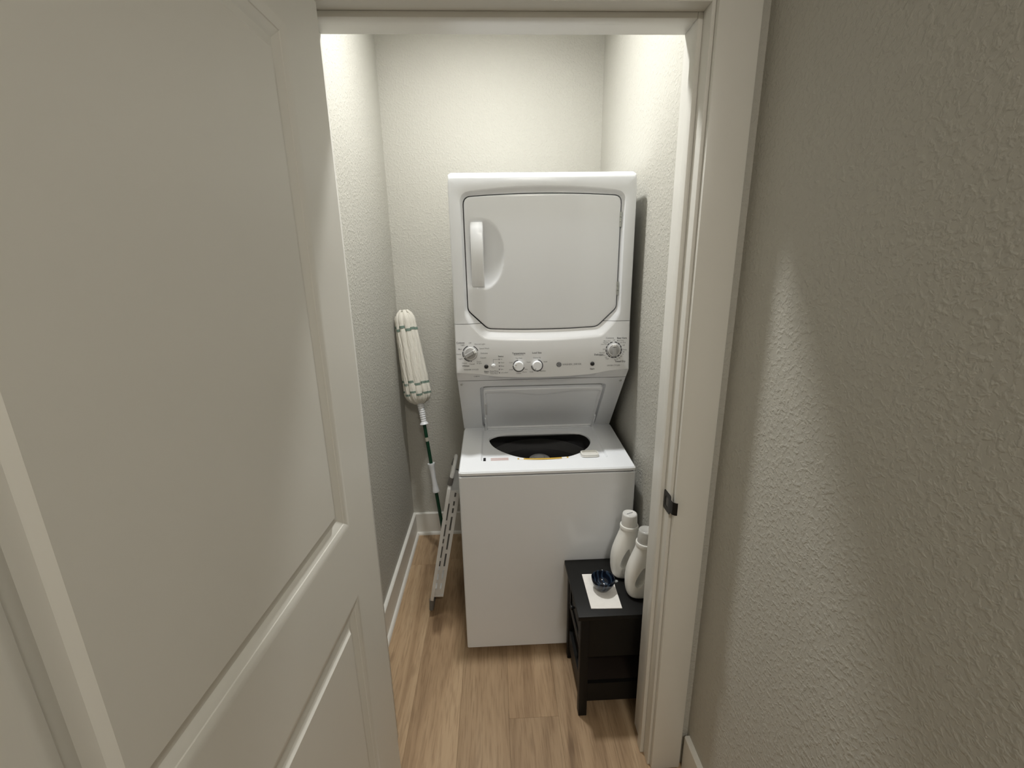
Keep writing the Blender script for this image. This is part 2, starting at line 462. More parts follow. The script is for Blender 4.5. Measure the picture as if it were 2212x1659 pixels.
def dryer_front():
    c = (UC, 1.60)
    x0, x1 = UX0, UX1
    bot = [(x0, 1.207), (x0 + .08, 1.2015), (.0, 1.1895), (.09, 1.1845), (UC, 1.183), (.282, 1.1845), (.372, 1.1895), (x1 - .08, 1.2015), (x1, 1.207)]
    full = [Vector(p) for p in bot] + [Vector((x1, 1.93)), Vector((x0, 1.93))]
    r_out = round_poly([(p[0], p[1], 0) for p in bot] + [(x1, 1.93, .012), (x0, 1.93, .012)])
    def inset(d, dt): return round_poly([(max(x0 + d, min(x1 - d, p[0])), p[1] + d * .3, 0) for p in bot] + [(x1 - d, 1.93 - dt, .012), (x0 + d, 1.93 - dt, .012)])
    def arch(xa, xb, z0, h, n=15): return [(xa + (xb - xa) * i / n, z0 + h * (1 - (2 * i / n - 1) ** 2), 0) for i in range(1, n)]
    door = [(-.1, 1.8465, .028)] + arch(-.1, .4715, 1.8465, .0100) + [(.4715, 1.8465, .028), (.470, 1.447, .03), (.397, 1.3760, .04)] + arch(.397, -.0249, 1.3760, -.0060) + [(-.0249, 1.3760, .04), (-.0985, 1.447, .03)]
    def grow(pts, k):
        out = []
        for x, z, r in pts:
            dx = x - UC; dz = z - 1.61
            out.append((x + math.copysign(k, dx) if r else x, z + math.copysign(k, dz), r + k * .5 if r else 0))
        return out
    gap = round_poly(grow(door, .0035)[::-1][::-1])
    cove = [(-.114, 1.862, .04)] + arch(-.114, .486, 1.862, .0215) + [(.486, 1.862, .04), (.486, 1.42, .05), (.466, 1.385, .02), (.418, 1.334, .04)] + arch(.418, -.046, 1.334, -.0115) + [(-.046, 1.334, .04), (-.094, 1.385, .02), (-.114, 1.42, .05)]
    cov = round_poly(cove)
    A = angles(c, [(x0, 1.207), (x1, 1.207), (x1 - .012, 1.93), (x1, 1.918), (x0 + .012, 1.93), (x0, 1.918)], 240)
    Rg = lambda poly: radial(poly, c, A)
    low = lambda p: p.y < 1.25
    # back shell loop, with the lip below the panel falling back
    LB = [(p.x, 2.25, max(p.y, 1.167) if not low(p) else 1.167) for p in Rg(r_out)]
    def sst(z): t = max(0, min(1, (z - 1.875) / .035)); return t * t * (3 - 2 * t)
    arcs = []
    for k in range(7):
        ph = math.pi / 2 * (1 - k / 6)          # from the shell (90 deg) to the front face (0 deg)
        lp = []
        for p in Rg(inset(.007 * (1 - math.sin(ph)), .024 * (1 - math.sin(ph)))):
            wt = sst(p.y); dy_ = (.034 * wt + .009 * (1 - wt)) * (1 - math.cos(ph))
            if low(p) and k == 0: lp.append((p.x, 1.694, 1.167))
            elif low(p): lp.append((p.x, ypan(p.y) + dy_ * .7, p.y))
            else: lp.append((p.x, ypan(p.y) + dy_, p.y))
        arcs.append(lp)
    C1 = Rg(cov); G = Rg(gap)
    DY = 1.6855
    CL = [(p.x, ypan(p.y), p.y) for p in C1]
    def mix(a, b, t, ease): 
        return (a[0] + (b[0] - a[0]) * t, a[1] + (b[1] - a[1]) * ease, a[2] + (b[2] - a[2]) * t)
    GL = [(p.x, DY, p.y) for p in G]
    mids = [[mix(a, b, t, e) for a, b in zip(CL, GL)] for t, e in ((.12, .03), (.35, .25), (.6, .62), (.85, .93))]
    GL2 = [(p.x, DY + .03, p.y) for p in G]
    v, f = loft([LB] + arcs + [CL] + mids + [GL, GL2], close_first=True)
    me = bpy.data.meshes.new('tmp'); me.from_pydata(v, [], f)
    def part(name, up, m):
        bm = bmesh.new(); bm.from_mesh(me)
        bmesh.ops.remove_doubles(bm, verts=bm.verts, dist=1e-6)
        zc = 1.3955 + (.0009 if up else -.0009)
        bmesh.ops.bisect_plane(bm, geom=bm.verts[:] + bm.edges[:] + bm.faces[:], dist=1e-6, plane_co=(0, 0, zc), plane_no=(0, 0, 1), clear_inner=up, clear_outer=not up)
        # give the cut a short inward flange so that the seam reads as a joint
        ed = [e for e in bm.edges if all(abs(q.co.z - zc) < 1e-5 for q in e.verts) and all(q.co.y < 1.70 for q in e.verts)]
        r = bmesh.ops.extrude_edge_only(bm, edges=ed)
        for q in [g for g in r['geom'] if isinstance(g, bmesh.types.BMVert)]: q.co.y += .012
        bmesh.ops.recalc_face_normals(bm, faces=bm.faces)
        m2 = bpy.data.meshes.new(name); bm.to_mesh(m2); bm.free()
        o = link_mesh(name, m2, m); shade(o, 28); return U(o)
    body = part('dryer_body', True, WHITE)
    pan = part('control_panel', False, WHITEP)
    bpy.data.meshes.remove(me)
    U(pyd('door_gap_shade', [(p.x, DY + .022, p.y) for p in G], [tuple(range(len(G)))], GAPM))  # dark sheet standing for the shade in the gap around the door
    # dryer door plate with a scooped hand pocket
    dp = round_poly(door)
    D0 = radial(dp, c, A)
    def dish(x, z):
        u = (x + .036) / .078; w2 = (z - 1.648) / .122
        if u < -.9 or abs(w2) > 1: return 0
        rr = max(0, u) ** 2 + w2 * w2
        if rr >= 1: return 0
        base = .026 * (1 - rr) ** .8
        if u < 0: base *= max(0, 1 + u / .9)
        return base
    loops = [[(p.x, DY + .02, p.y) for p in D0], [(p.x, DY - .001, p.y) for p in D0]]
    cc = Vector(c)
    for k, s in enumerate([.994, .985] + [.985 * (1 - i / 64) for i in range(1, 64)]):
        yy = DY - (.0035 if k == 0 else .0045)
        q = []
        for p in D0:
            e = cc + (p - cc) * s; q.append((e.x, yy + dish(e.x, e.y), e.y))
        loops.append(q)
    v, f = loft(loops, close_last=True)
    dd = U(pyd('dryer_door', v, f, WHITE, None, 30))
    # handle: a bowed vertical bar
    hv = []; n = 16
    for i in range(n + 1):
        t = i / n; z = 1.5335 + t * (1.7625 - 1.5335)
        bow = math.sin(math.pi * t) ** .6
        yo = DY - .006 - .018 * bow
        xa = -.0805 + .001 * math.sin(t * 3); xb = -.0335
        hv.append([(xa, DY + .002, z), (xa, yo + .006, z), (xa + .005, yo + .001, z), ((xa + xb) / 2, yo - .0015, z), (xb - .004, yo, z), (xb, yo + .004, z), (xb, DY + .012, z)])
    V = [p for l in hv for p in l]; m_ = 7; Fc = []
    for i in range(n):
        for k in range(m_ - 1): Fc.append((i * m_ + k, i * m_ + k + 1, (i + 1) * m_ + k + 1, (i + 1) * m_ + k))
    Fc.append(tuple(range(m_))); Fc.append(tuple(n * m_ + k for k in range(m_)))
    h = pyd('door_handle', V, Fc, WHITEP, None, 40); h.parent = dd
    for z0, z1 in ((1.7386, 1.7913), (1.493, 1.5442)):
        g = [tube_geo([(.4725, DY - .003, z0 + (z1 - z0) * a + .0006), (.4725, DY - .003, z0 + (z1 - z0) * b - .0006)], .0042, 10) for a, b in ((0, .34), (.34, .66), (.66, 1))]
        vv, ff = merge(g)
        o = pyd('hinge', vv, ff, STEEL, None, 40); o.parent = dd
    return pan
panel = dryer_front()

# lettering helper: all print of one colour joined into one flat mesh
def text_geo(s, size, x, z, align='CENTER', bold=False, dy=.0007):
    cu = bpy.data.curves.new('t', 'FONT'); cu.body = s; cu.size = size; cu.align_x = align; cu.align_y = 'CENTER'
    cu.resolution_u = 2; cu.offset = .00012 if bold else .00003
    o = bpy.data.objects.new('t', cu); COL.objects.link(o)
    dg = bpy.context.evaluated_depsgraph_get()
    me = bpy.data.meshes.new_from_object(o.evaluated_get(dg))
    k = .0155 / .1855
    v = [(x + p.co.x, ypan(z + p.co.y) - dy, z + p.co.y) for p in me.vertices]
    f = [tuple(p.vertices) for p in me.polygons]
    bpy.data.objects.remove(o); bpy.data.curves.remove(cu); bpy.data.meshes.remove(me)
    return v, f
def bar_geo(x0, x1, z0, z1, dy=.0007):
    return [(x0, ypan(z0) - dy, z0), (x1, ypan(z0) - dy, z0), (x1, ypan(z1) - dy, z1), (x0, ypan(z1) - dy, z1)], [(0, 1, 2, 3)]
def arc_geo(cx, cz, r0, r1, a0, a1, n=16, dy=.0008):
    v = []; f = []
    for i in range(n + 1):
        a = math.radians(a0 + (a1 - a0) * i / n)
        for r in (r0, r1):
            z = cz + r * math.sin(a); v.append((cx + r * math.cos(a), ypan(z) - dy, z))
    for i in range(n): f.append((2 * i, 2 * i + 1, 2 * i + 3, 2 * i + 2))
    return v, f

def panel_details():
    P = panel
    T = []; TL = []
    s, b = .0075, .0095
    # washer dial
    cx, cz = -.0955, 1.283
    T += [text_geo('Cottons', b, -.133, 1.325, bold=True), text_geo('Whites', b, -.116, 1.2355, bold=True)]
    for t, x, z, al in (('Off', -.0965, 1.3235, 'CENTER'), ('Light', -.117, 1.3165, 'RIGHT'), ('Med', -.129, 1.3005, 'RIGHT'), ('Heavy', -.132, 1.2815, 'RIGHT'), ('Light', -.127, 1.2635, 'RIGHT'),
                        ('Heavy', -.111, 1.2465, 'RIGHT'), ('Casual', -.091, 1.2425, 'CENTER'), ('Normal Light', -.079, 1.3185, 'LEFT'), ('Speed Wash', -.061, 1.3015, 'LEFT'), ('Delicates', -.057, 1.283, 'LEFT'), ('Casuals', -.059, 1.2655, 'LEFT'), ('Drain', -.073, 1.251, 'LEFT'), ('& Spin', -.073, 1.2445, 'LEFT')):
        TL.append(text_geo(t, s, x, z, al))
    TL += [text_geo('WASHER CYCLES', .0075, -.0955, 1.2205)]
    for a0, a1 in ((108, 158), (165, 205), (213, 262), (268, 276), (20, 66)): T.append(arc_geo(cx, cz, .0285, .0318, a0, a1))
    # start, deep rinse, status list
    T += [text_geo('Start', .009, -.0365, 1.2115, bold=True)]; TL += [text_geo('Pause', .006, -.0365, 1.2055)]
    TL += [text_geo('Deep Rinse', .0075, -.0065, 1.2125), text_geo('Press 3 sec for', .0055, -.0065, 1.207), text_geo('Power Rinse', .0055, -.0065, 1.2025)]
    T += [text_geo('Status', .0085, .0205, 1.2695, bold=True)]
    for i, t in enumerate(('Fill', 'Wash', 'Rinse', 'Spin', 'Lid Locked')):
        z = 1.2581 - i * .01305; T.append(bar_geo(.0125, .0152, z - .0026, z + .0026)); TL.append(text_geo(t, .0065, .0185, z, 'LEFT'))
    TL += [bar_geo(-.0092, -.0084, 1.2415, 1.2581), bar_geo(-.0092, .010, 1.2577, 1.2585)]
    # temperature and load size
    T += [text_geo('Temperature', .0095, .0905, 1.2795, bold=True), text_geo('Load Size', .0095, .161, 1.2800, bold=True)]
    TL += [text_geo('Rinse is always Cold', .0045, .0905, 1.2735)]
    for t, x, z, al in (('Tap Cold', .0905, 1.2605, 'CENTER'), ('Cold', .066, 1.2445, 'RIGHT'), ('Cool', .066, 1.2165, 'RIGHT'), ('Colors', .0895, 1.2015, 'CENTER'), ('Warm', .103, 1.206, 'LEFT'), ('Hot', .113, 1.2165, 'LEFT'),
                        ('Precise Fill', .161, 1.2605, 'CENTER'), ('Super', .137, 1.2445, 'RIGHT'), ('Large', .147, 1.2065, 'RIGHT'), ('Medium', .173, 1.2085, 'LEFT'), ('Small', .187, 1.2445, 'LEFT')):
        TL.append(text_geo(t, .0068, x, z, al))
    for kx in (.0898, .1614):
        for a0, a1 in ((95, 165), (175, 345)) if kx < .1 else ((180, 255), (262, 440)): T.append(arc_geo(kx, 1.2303, .0205, .0235, a0, a1))
    # name
    TL += [text_geo('WASHER | DRYER', .0095, .298, 1.2315)]
    T += [text_geo('Start', .009, .3785, 1.2115, bold=True)]
    # dryer dial
    cx2, cz2 = .4624, 1.2844
    T += [text_geo('Easy Care', b, .4935, 1.3295, bold=True), text_geo('Delicates', b, .4035, 1.267, bold=True), text_geo('Timed Dry', b, .4885, 1.2385, bold=True)]
    TL += [text_geo('Cottons', b, .446, 1.3305), text_geo('DRYER CYCLES', .0075, .4625, 1.223)]
    for t, x, z, al in (('Off', .4625, 1.3215, 'CENTER'), ('More Dry', .449, 1.3195, 'RIGHT'), ('Normal', .441, 1.313, 'RIGHT'), ('Less Dry', .4355, 1.307, 'RIGHT'), ('Off', .4275, 1.287, 'RIGHT'), ('Normal', .4265, 1.274, 'RIGHT'),
                        ('Less Dry', .430, 1.264, 'RIGHT'), ('Off', .4365, 1.2555, 'RIGHT'), ('Fluff', .4425, 1.2495, 'RIGHT'), ('More Dry', .474, 1.3195, 'LEFT'), ('Less Dry', .485, 1.312, 'LEFT'), ('Off', .496, 1.301, 'LEFT'), ('Damp', .4975, 1.284, 'LEFT'),
                        ('80', .498, 1.275, 'LEFT'), ('70', .495, 1.2665, 'LEFT'), ('60', .489, 1.2585, 'LEFT'), ('40', .482, 1.252, 'LEFT'), ('30', .473, 1.2475, 'LEFT'), ('20', .464, 1.246, 'LEFT')):
        TL.append(text_geo(t, .0066, x, z, al))
    for i in range(14):
        a = 100 + i * 25; T.append(arc_geo(cx2, cz2, .0285, .0322, a, a + (19 if i % 3 else 21), 6))
    T += [text_geo('12 880 01', .006, -.075, 1.1935)]
    v, f = merge(T); o = pyd('printed_lettering', v, f, INK, None); o.parent = P; o['kind'] = 'stuff'
    v, f = merge(TL); o = pyd('printed_lettering', v, f, INKL, None); o.parent = P; o['kind'] = 'stuff'
    k = math.atan(.0155 / .1855)
    def local(cx, cz, geo):
        R = Matrix.Rotation(math.pi / 2 - k, 3, 'X'); out = []
        for p in geo[0]: out.append(R @ Vector(p) + Vector((cx, ypan(cz), cz)))
        return out, geo[1]
    def lathe_geo(prof, n=40):
        v = []; f = []
        for r, z in prof:
            for i in range(n): v.append((r * math.cos(2 * math.pi * i / n), r * math.sin(2 * math.pi * i / n), z))
        for j in range(len(prof) - 1):
            for i in range(n): f.append((j * n + i, j * n + (i + 1) % n, (j + 1) * n + (i + 1) % n, (j + 1) * n + i))
        return v, f
    def bar(ang, L0, L1, w0, z0, z1, top_in=.0015):
        ca, sa = math.cos(ang), math.sin(ang); v = []
        for z, w_, l0, l1 in ((z0, w0, L0, L1), (z1, w0 - top_in, L0 + top_in, L1 - top_in)):
            for l, s_ in ((l0, -1), (l1, -1), (l1, 1), (l0, 1)): v.append((l * ca - s_ * w_ * sa, l * sa + s_ * w_ * ca, z))
        return v, [(0, 1, 5, 4), (1, 2, 6, 5), (2, 3, 7, 6), (3, 0, 4, 7), (4, 5, 6, 7)]
    KG = mat('knob grey plastic', (.40, .40, .40), .3); KW = mat('knob white tip', (.86, .86, .85), .3)
    for cx_, cz_, ang in ((cx, cz, math.radians(28)), (cx2, cz2, math.radians(92))):
        v, f = local(cx_, cz_, lathe_geo([(.0265, 0), (.0262, .004), (.0235, .009), (.0215, .010), (.0002, .010)]))
        kb = pyd('dial_knob', v, f, KG, None, 30); kb.parent = P
        v, f = local(cx_, cz_, bar(ang, -.0225, .0125, .0072, .009, .019)); o = pyd('grip', v, f, KG, None); o.parent = kb
        v, f = local(cx_, cz_, bar(ang, .0125, .0235, .0072, .009, .0185)); o = pyd('pointer', v, f, KW, None); o.parent = kb
        v, f = local(cx_, cz_, lathe_geo([(.0236, .0087), (.0225, .0102), (.0212, .0101)])); o = pyd('rim_highlight', v, f, KW, None, 40); o.parent = kb
    for kx, ang in ((.0898, math.radians(155)), (.1614, math.radians(238))):
        v, f = local(kx, 1.2303, lathe_geo([(.0190, 0), (.0186, .006), (.0172, .013), (.0160, .0145), (.0002, .0145)], 32))
        kb = pyd('knob', v, f, WHITEP, None, 30); kb.parent = P
        if kx < .1:
            v, f = local(kx, 1.2303, bar(ang, .0085, .0165, .0095, .0135, .0149)); o = pyd('pointer', v, f, KW, None); o.parent = kb
        v, f = local(kx, 1.2303, bar(ang, .0105, .0172, .0007, .0140, .0153, .0001)); o = pyd('mark', v, f, INK, None); o.parent = kb
    for bx, bz, m_ in ((-.0365, 1.231, BLACKP), (-.0087, 1.2328, WHITEP), (.3788, 1.2318, BLACKP)):
        v, f = local(bx, bz, lathe_geo([(.0082, 0), (.0080, .003), (.0070, .0048), (.0040, .0058), (.0002, .0060)], 24))
        o = pyd('push_button', v, f, m_, None, 60); o.parent = P
    # round emblem: dark disc, pale ring, two flowing letters
    v, f = local(.2472, 1.2316, lathe_geo([(.0100, 0), (.0100, .0008), (.0002, .0008)], 32)); em = pyd('emblem', v, f, INK, None); em.parent = P
    g = [arc_geo(.2472, 1.2316, .0080, .0087, 0, 360, 32, .0013)]
    g += [arc_geo(.2472 + dx, 1.2316 + dz, .0022, .0030, a, a + 290, 14, .0013) for dx, dz, a in ((-.0030, .0018, 30), (-.0022, -.0026, 200), (.0030, .0026, 20), (.0030, -.0024, 60))]
    g += [arc_geo(.2472 + dx, 1.2316 + dz, 0, .0012, 0, 360, 10, .0013) for dx, dz in ((0, .0062), (0, -.0062), (.0062, 0), (-.0062, 0))]
    v, f = merge(g); o = pyd('emblem_letters', v, f, GREYP, None); o.parent = em
panel_details()

# washer: cabinet, deck, tub, slanted back panel and raised lid
def zdeck(y): return .8505 + (y - 1.5204) * (.0325 / .3893)
def washer():
    x0, x1 = UX0, .5315; y0, y1 = 1.5204, 2.25; zb, zt = .028, .8310
    out = rrect(x0, x1, y0, y1, .010)
    ins = rrect(x0 + .003, x1 - .003, y0 + .003, y1 - .003, .009)
    loops = [[(p.x, p.y, zb) for p in ins], [(p.x, p.y, zb + .003) for p in out], [(p.x, p.y, zt - .003) for p in out], [(p.x, p.y, zt) for p in ins], [(p.x, p.y, zt) for p in rrect(x0 + .02, x1 - .02, y0 + .02, y1 - .02, .009)]]
    v, f = loft(loops, close_first=True); U(pyd('washer_cabinet', v, f, WHITE, None, 40))
    for fx in (x0 + .06, x1 - .06):
        for fy in (y0 + .07, y1 - .07):
            U(lathe('leveling_foot', [(.0002, 0), (.018, 0), (.018, .008), (.008, .010), (.008, .029)], BLACKP, None, 20, (fx, fy, 0)))
    # deck
    c = (UC, 1.742)
    rect = rrect(x0, x1, y0, 1.913, .012); rect2 = rrect(x0 + .004, x1 - .004, y0 + .005, 1.913, .010)
    rec = rrect(-.070, .444, 1.602, 1.909, .014); rec2 = rrect(-.063, .437, 1.609, 1.906, .012)
    HP = [(-.0381, 1.8194), (-.0237, 1.8385), (.0098, 1.8575), (.0519, 1.863), (.1362, 1.8640), (.242, 1.8641), (.3056, 1.8635), (.3474, 1.8596), (.3795, 1.8498), (.4, 1.8259), (.4077, 1.7933), (.406, 1.7625), (.3978, 1.7372), (.3813, 1.7065),
          (.3487, 1.6707), (.3093, 1.6444), (.2688, 1.6296), (.2225, 1.6214), (.1736, 1.6201), (.1294, 1.6275), (.0817, 1.6457), (.0448, 1.6697), (.0072, 1.7039), (-.0198, 1.7418), (-.033, 1.775), (-.0384, 1.8016)]
    hole = catmull(HP)
    A = angles(c, [(x0, y0 + .006), (x1, y0 + .006), (x0, 1.913), (x1, 1.913), (-.07, 1.598), (.444, 1.598), (-.07, 1.909), (.444, 1.909)], 220)
    Rg = lambda p: radial(p, c, A)
    H = Rg(hole); cv = Vector(c)
    loops = [[(p.x, p.y, .8345) for p in Rg(rect2)], [(p.x, p.y, .836) for p in Rg(rect)], [(p.x, p.y, zdeck(p.y) - .005) for p in Rg(rect)], [(p.x, p.y, zdeck(p.y)) for p in Rg(rect2)],
             [(p.x, p.y, zdeck(p.y)) for p in Rg(rec)], [(p.x, p.y, zdeck(p.y) - .008) for p in Rg(rec2)]]
    for s, dz in ((1.03, -.0085), (1.0, -.0095), (.992, -.0125), (.990, -.019)):
        q = []
        for p in H:
            e = cv + (p - cv) * s; q.append((e.x, e.y, zdeck(e.y) + dz))
        loops.append(q)
    # keep the 1.03 ring inside the recess
    loops[6] = [(a[0], max(1.6095, min(1.9055, a[1])), a[2]) for a in loops[6]]
    v, f = loft(loops); dk = U(pyd('washer_top', v, f, WHITE, None, 32))
    # dark strip painted as the shade in the gap between top and cabinet
    bm = bmesh.new(); me = bpy.data.meshes.new('joint')
    v, f = loft([[(p.x, p.y, .829) for p in rrect(x0 + .006, x1 - .006, y0 + .006, 2.24, .01)], [(p.x, p.y, .8365) for p in rrect(x0 + .006, x1 - .006, y0 + .006, 2.24, .01)]])
    bm.free(); U(pyd('joint_strip', v, f, GAPM))
    # tub and agitator
    ty = 1.800
    U(lathe('tub', [(.270, .8385), (.262, .8385), (.254, .830), (.250, .80), (.248, .785), (.248, .775), (.240, .77), (.240, .715), (.236, .71), (.236, .66), (.238, .655), (.238, .50), (.225, .47), (.0005, .465)], DARKTUB, None, 72, (UC, ty, 0)))
    U(lathe('tub_band', [(.2395, .768), (.2375, .7665), (.2375, .7165), (.2395, .715)], mat('grey tub band', (.17, .17, .175), .3), None, 72, (UC, ty, 0)))
    U(lathe('agitator', [(.12, .47), (.075, .50), (.045, .56), (.036, .70), (.036, .755), (.046, .765), (.046, .772), (.040, .776), (.024, .777), (.022, .768), (.0005, .767)], GREYP, None, 48, (UC, 1.80, 0)))
    # stickers, latch slot, dispenser
    def flat(name, pts, m, dz, parent=dk):
        o = pyd(name, [(x, y, zdeck(y) + dz) for x, y in pts], [tuple(range(len(pts)))], m); o.parent = parent; return o
    flat('lid_switch_slot', [(-.060, 1.612), (-.050, 1.612), (-.050, 1.640), (-.060, 1.640)], BLACKP, -.0060)
    for i in range(3): flat('care_print', [(-.030, 1.6115 + i * .0105), (.042, 1.6115 + i * .0105), (.042, 1.6165 + i * .0105), (-.030, 1.6165 + i * .0105)], REDP, -.0072)
    # yellow caution strip along the front lip of the opening
    def strip(name, xa, xb, m, dz):
        n = 14; V = []; Fc = []
        for i in range(n + 1):
            x = xa + (xb - xa) * i / n; yy = 1.6145 + .55 * (x - UC) ** 2
            V += [(x, yy - .0165, zdeck(yy) + dz), (x, yy - .004, zdeck(yy) + dz)]
        for i in range(n): Fc.append((2 * i, 2 * i + 2, 2 * i + 3, 2 * i + 1))
        o = pyd(name, V, Fc, m); o.parent = dk
    strip('caution_label', .078, .283, YELLOW, .0006)
    strip('label_patch', .084, .102, PAPER, .0009); strip('label_patch', .256, .276, PAPER, .0009)
    o = pyd('label_line', [], [], INK)
    bpy.data.objects.remove(o)
    cp = (.376, 1.643); o1 = rrect(.340, .412, 1.618, 1.668, .018); o2 = rrect(.346, .406, 1.624, 1.663, .014); A2 = angles(cp, [], 64)
    zl = zdeck(1.65) - .0085
    r1, r2 = radial(o1, cp, A2), radial(o2, cp, A2)
    r3 = [Vector(cp) + (p - Vector(cp)) * 1.06 for p in r1]
    v, f = loft([[(p.x, p.y, zl) for p in r3], [(p.x, p.y, zl + .002) for p in r1], [(p.x, p.y, zl + .009) for p in r1], [(p.x, p.y, zl + .0105) for p in r2], [(p.x, p.y, zl + .004) for p in r2]], close_last=True)
    o = pyd('dispenser_cup', v, f, mat('cream plastic', (.76, .75, .71), .3), None, 40); o.parent = dk

    # slanted back panel with the recess that takes the lid
    P0 = Vector((0, 1.912, .882)); D = Vector((0, 1.6958 - 1.912, 1.1648 - .882)); Ls = D.length; D.normalize(); Nn = Vector((0, -D.z, D.y))
    def S(p, h=0): return Vector((p.x, 0, 0)) + P0 + D * p.y + Nn * h
    c2 = (UC, .16)
    R0 = [Vector(q) for q in ((x0, 0), (UX1, 0), (UX1, Ls), (x0, Ls))]
    r1 = rrect(-.068, .456, .004, .318, .022); r2 = rrect(-.062, .450, .005, .312, .018)
    A3 = angles(c2, [(x0, 0), (UX1, 0), (UX1, Ls), (x0, Ls)], 160)
    q0, q1, q2 = (radial(p, c2, A3) for p in (R0, r1, r2))
    back = [Vector((p.x, 2.25, (P0 + D * p.y).z)) for p in q0]
    v, f = loft([back, [S(p) for p in q0], [S(p) for p in q1], [S(p, -.011) for p in q2]], close_last=True, close_first=True)
    bp = U(pyd('back_panel', v, f, LIDM, None, 28))
    for sx in (-.139, .5085):
        p = S(Vector((sx, .334)), .0)
        R = Nn.to_track_quat('Z', 'Y').to_matrix()
        vv = []; ff = []
        n = 14
        for r, z in ((.0052, 0), (.0048, .0022), (.0025, .003)):
            for i in range(n): vv.append(p + R @ Vector((r * math.cos(2 * math.pi * i / n), r * math.sin(2 * math.pi * i / n), z)))
        for j in range(2):
            for i in range(n): ff.append((j * n + i, j * n + (i + 1) % n, (j + 1) * n + (i + 1) % n, (j + 1) * n + i))
        ff.append(tuple(2 * n + i for i in range(n)))
        o = pyd('screw', vv, ff, STEEL, None, 30); o.parent = bp
    # lid
    lx0, lx1 = -.0545, .4425; lt = .303
    lo = rrect(lx0, lx1, -.012, lt, .016)
    pts = [(lx0 + .007, .012, .006), (lx1 - .007, .012, .006), (lx1 - .007, .285, .010)]
    for i in range(13):
        x = lx1 - .030 - (lx1 - lx0 - .06) * i / 12; d_ = (x - UC) / .085
        pts.append((x, .290 - .024 * math.exp(-d_ * d_), 0))
    pts.append((lx0 + .007, .285, .010))
    li = round_poly(pts, 5); cL = (UC, .15)
    A4 = angles(cL, [(lx0, -.012), (lx1, -.012), (lx1, lt), (lx0, lt)], 240)
    a0, a1 = radial(lo, cL, A4), radial(li, cL, A4); ce = Vector(cL)
    sh = lambda ps, k: [ce + (p - ce) * k for p in ps]
    v, f = loft([[S(p, -.009) for p in a0], [S(p, .006) for p in a0], [S(p, .0095) for p in sh(a0, .985)], [S(p, .0095) for p in a1], [S(p, .0035) for p in sh(a1, .975)]], close_last=True, close_first=True)
    ld = U(pyd('washer_lid', v, f, LIDM, None, 30))
    def slab(name, xa, xb, sa, sb, ha, hb, m, r=.002):
        V = []
        for h in (ha, hb):
            for x, s_ in ((xa, sa), (xb, sa), (xb, sb), (xa, sb)): V.append(S(Vector((x, s_)), h))
        o = pyd(name, V, [(0, 1, 2, 3), (4, 5, 6, 7), (0, 1, 5, 4), (1, 2, 6, 5), (2, 3, 7, 6), (3, 0, 4, 7)], m); o.parent = ld; return o
    slab('lid_latch', -.0505, -.0425, .128, .205, .004, .0125, GREYP)
    slab('lid_bottom_flange', lx0 + .012, lx1 - .012, -.004, .006, .006, .016, LIDM)
    for x in (lx0 - .001, lx1 - .006):
        slab('lid_arm', x, x + .007, -.022, .10, -.006, .017, LIDM)
    return S
S_ = washer()

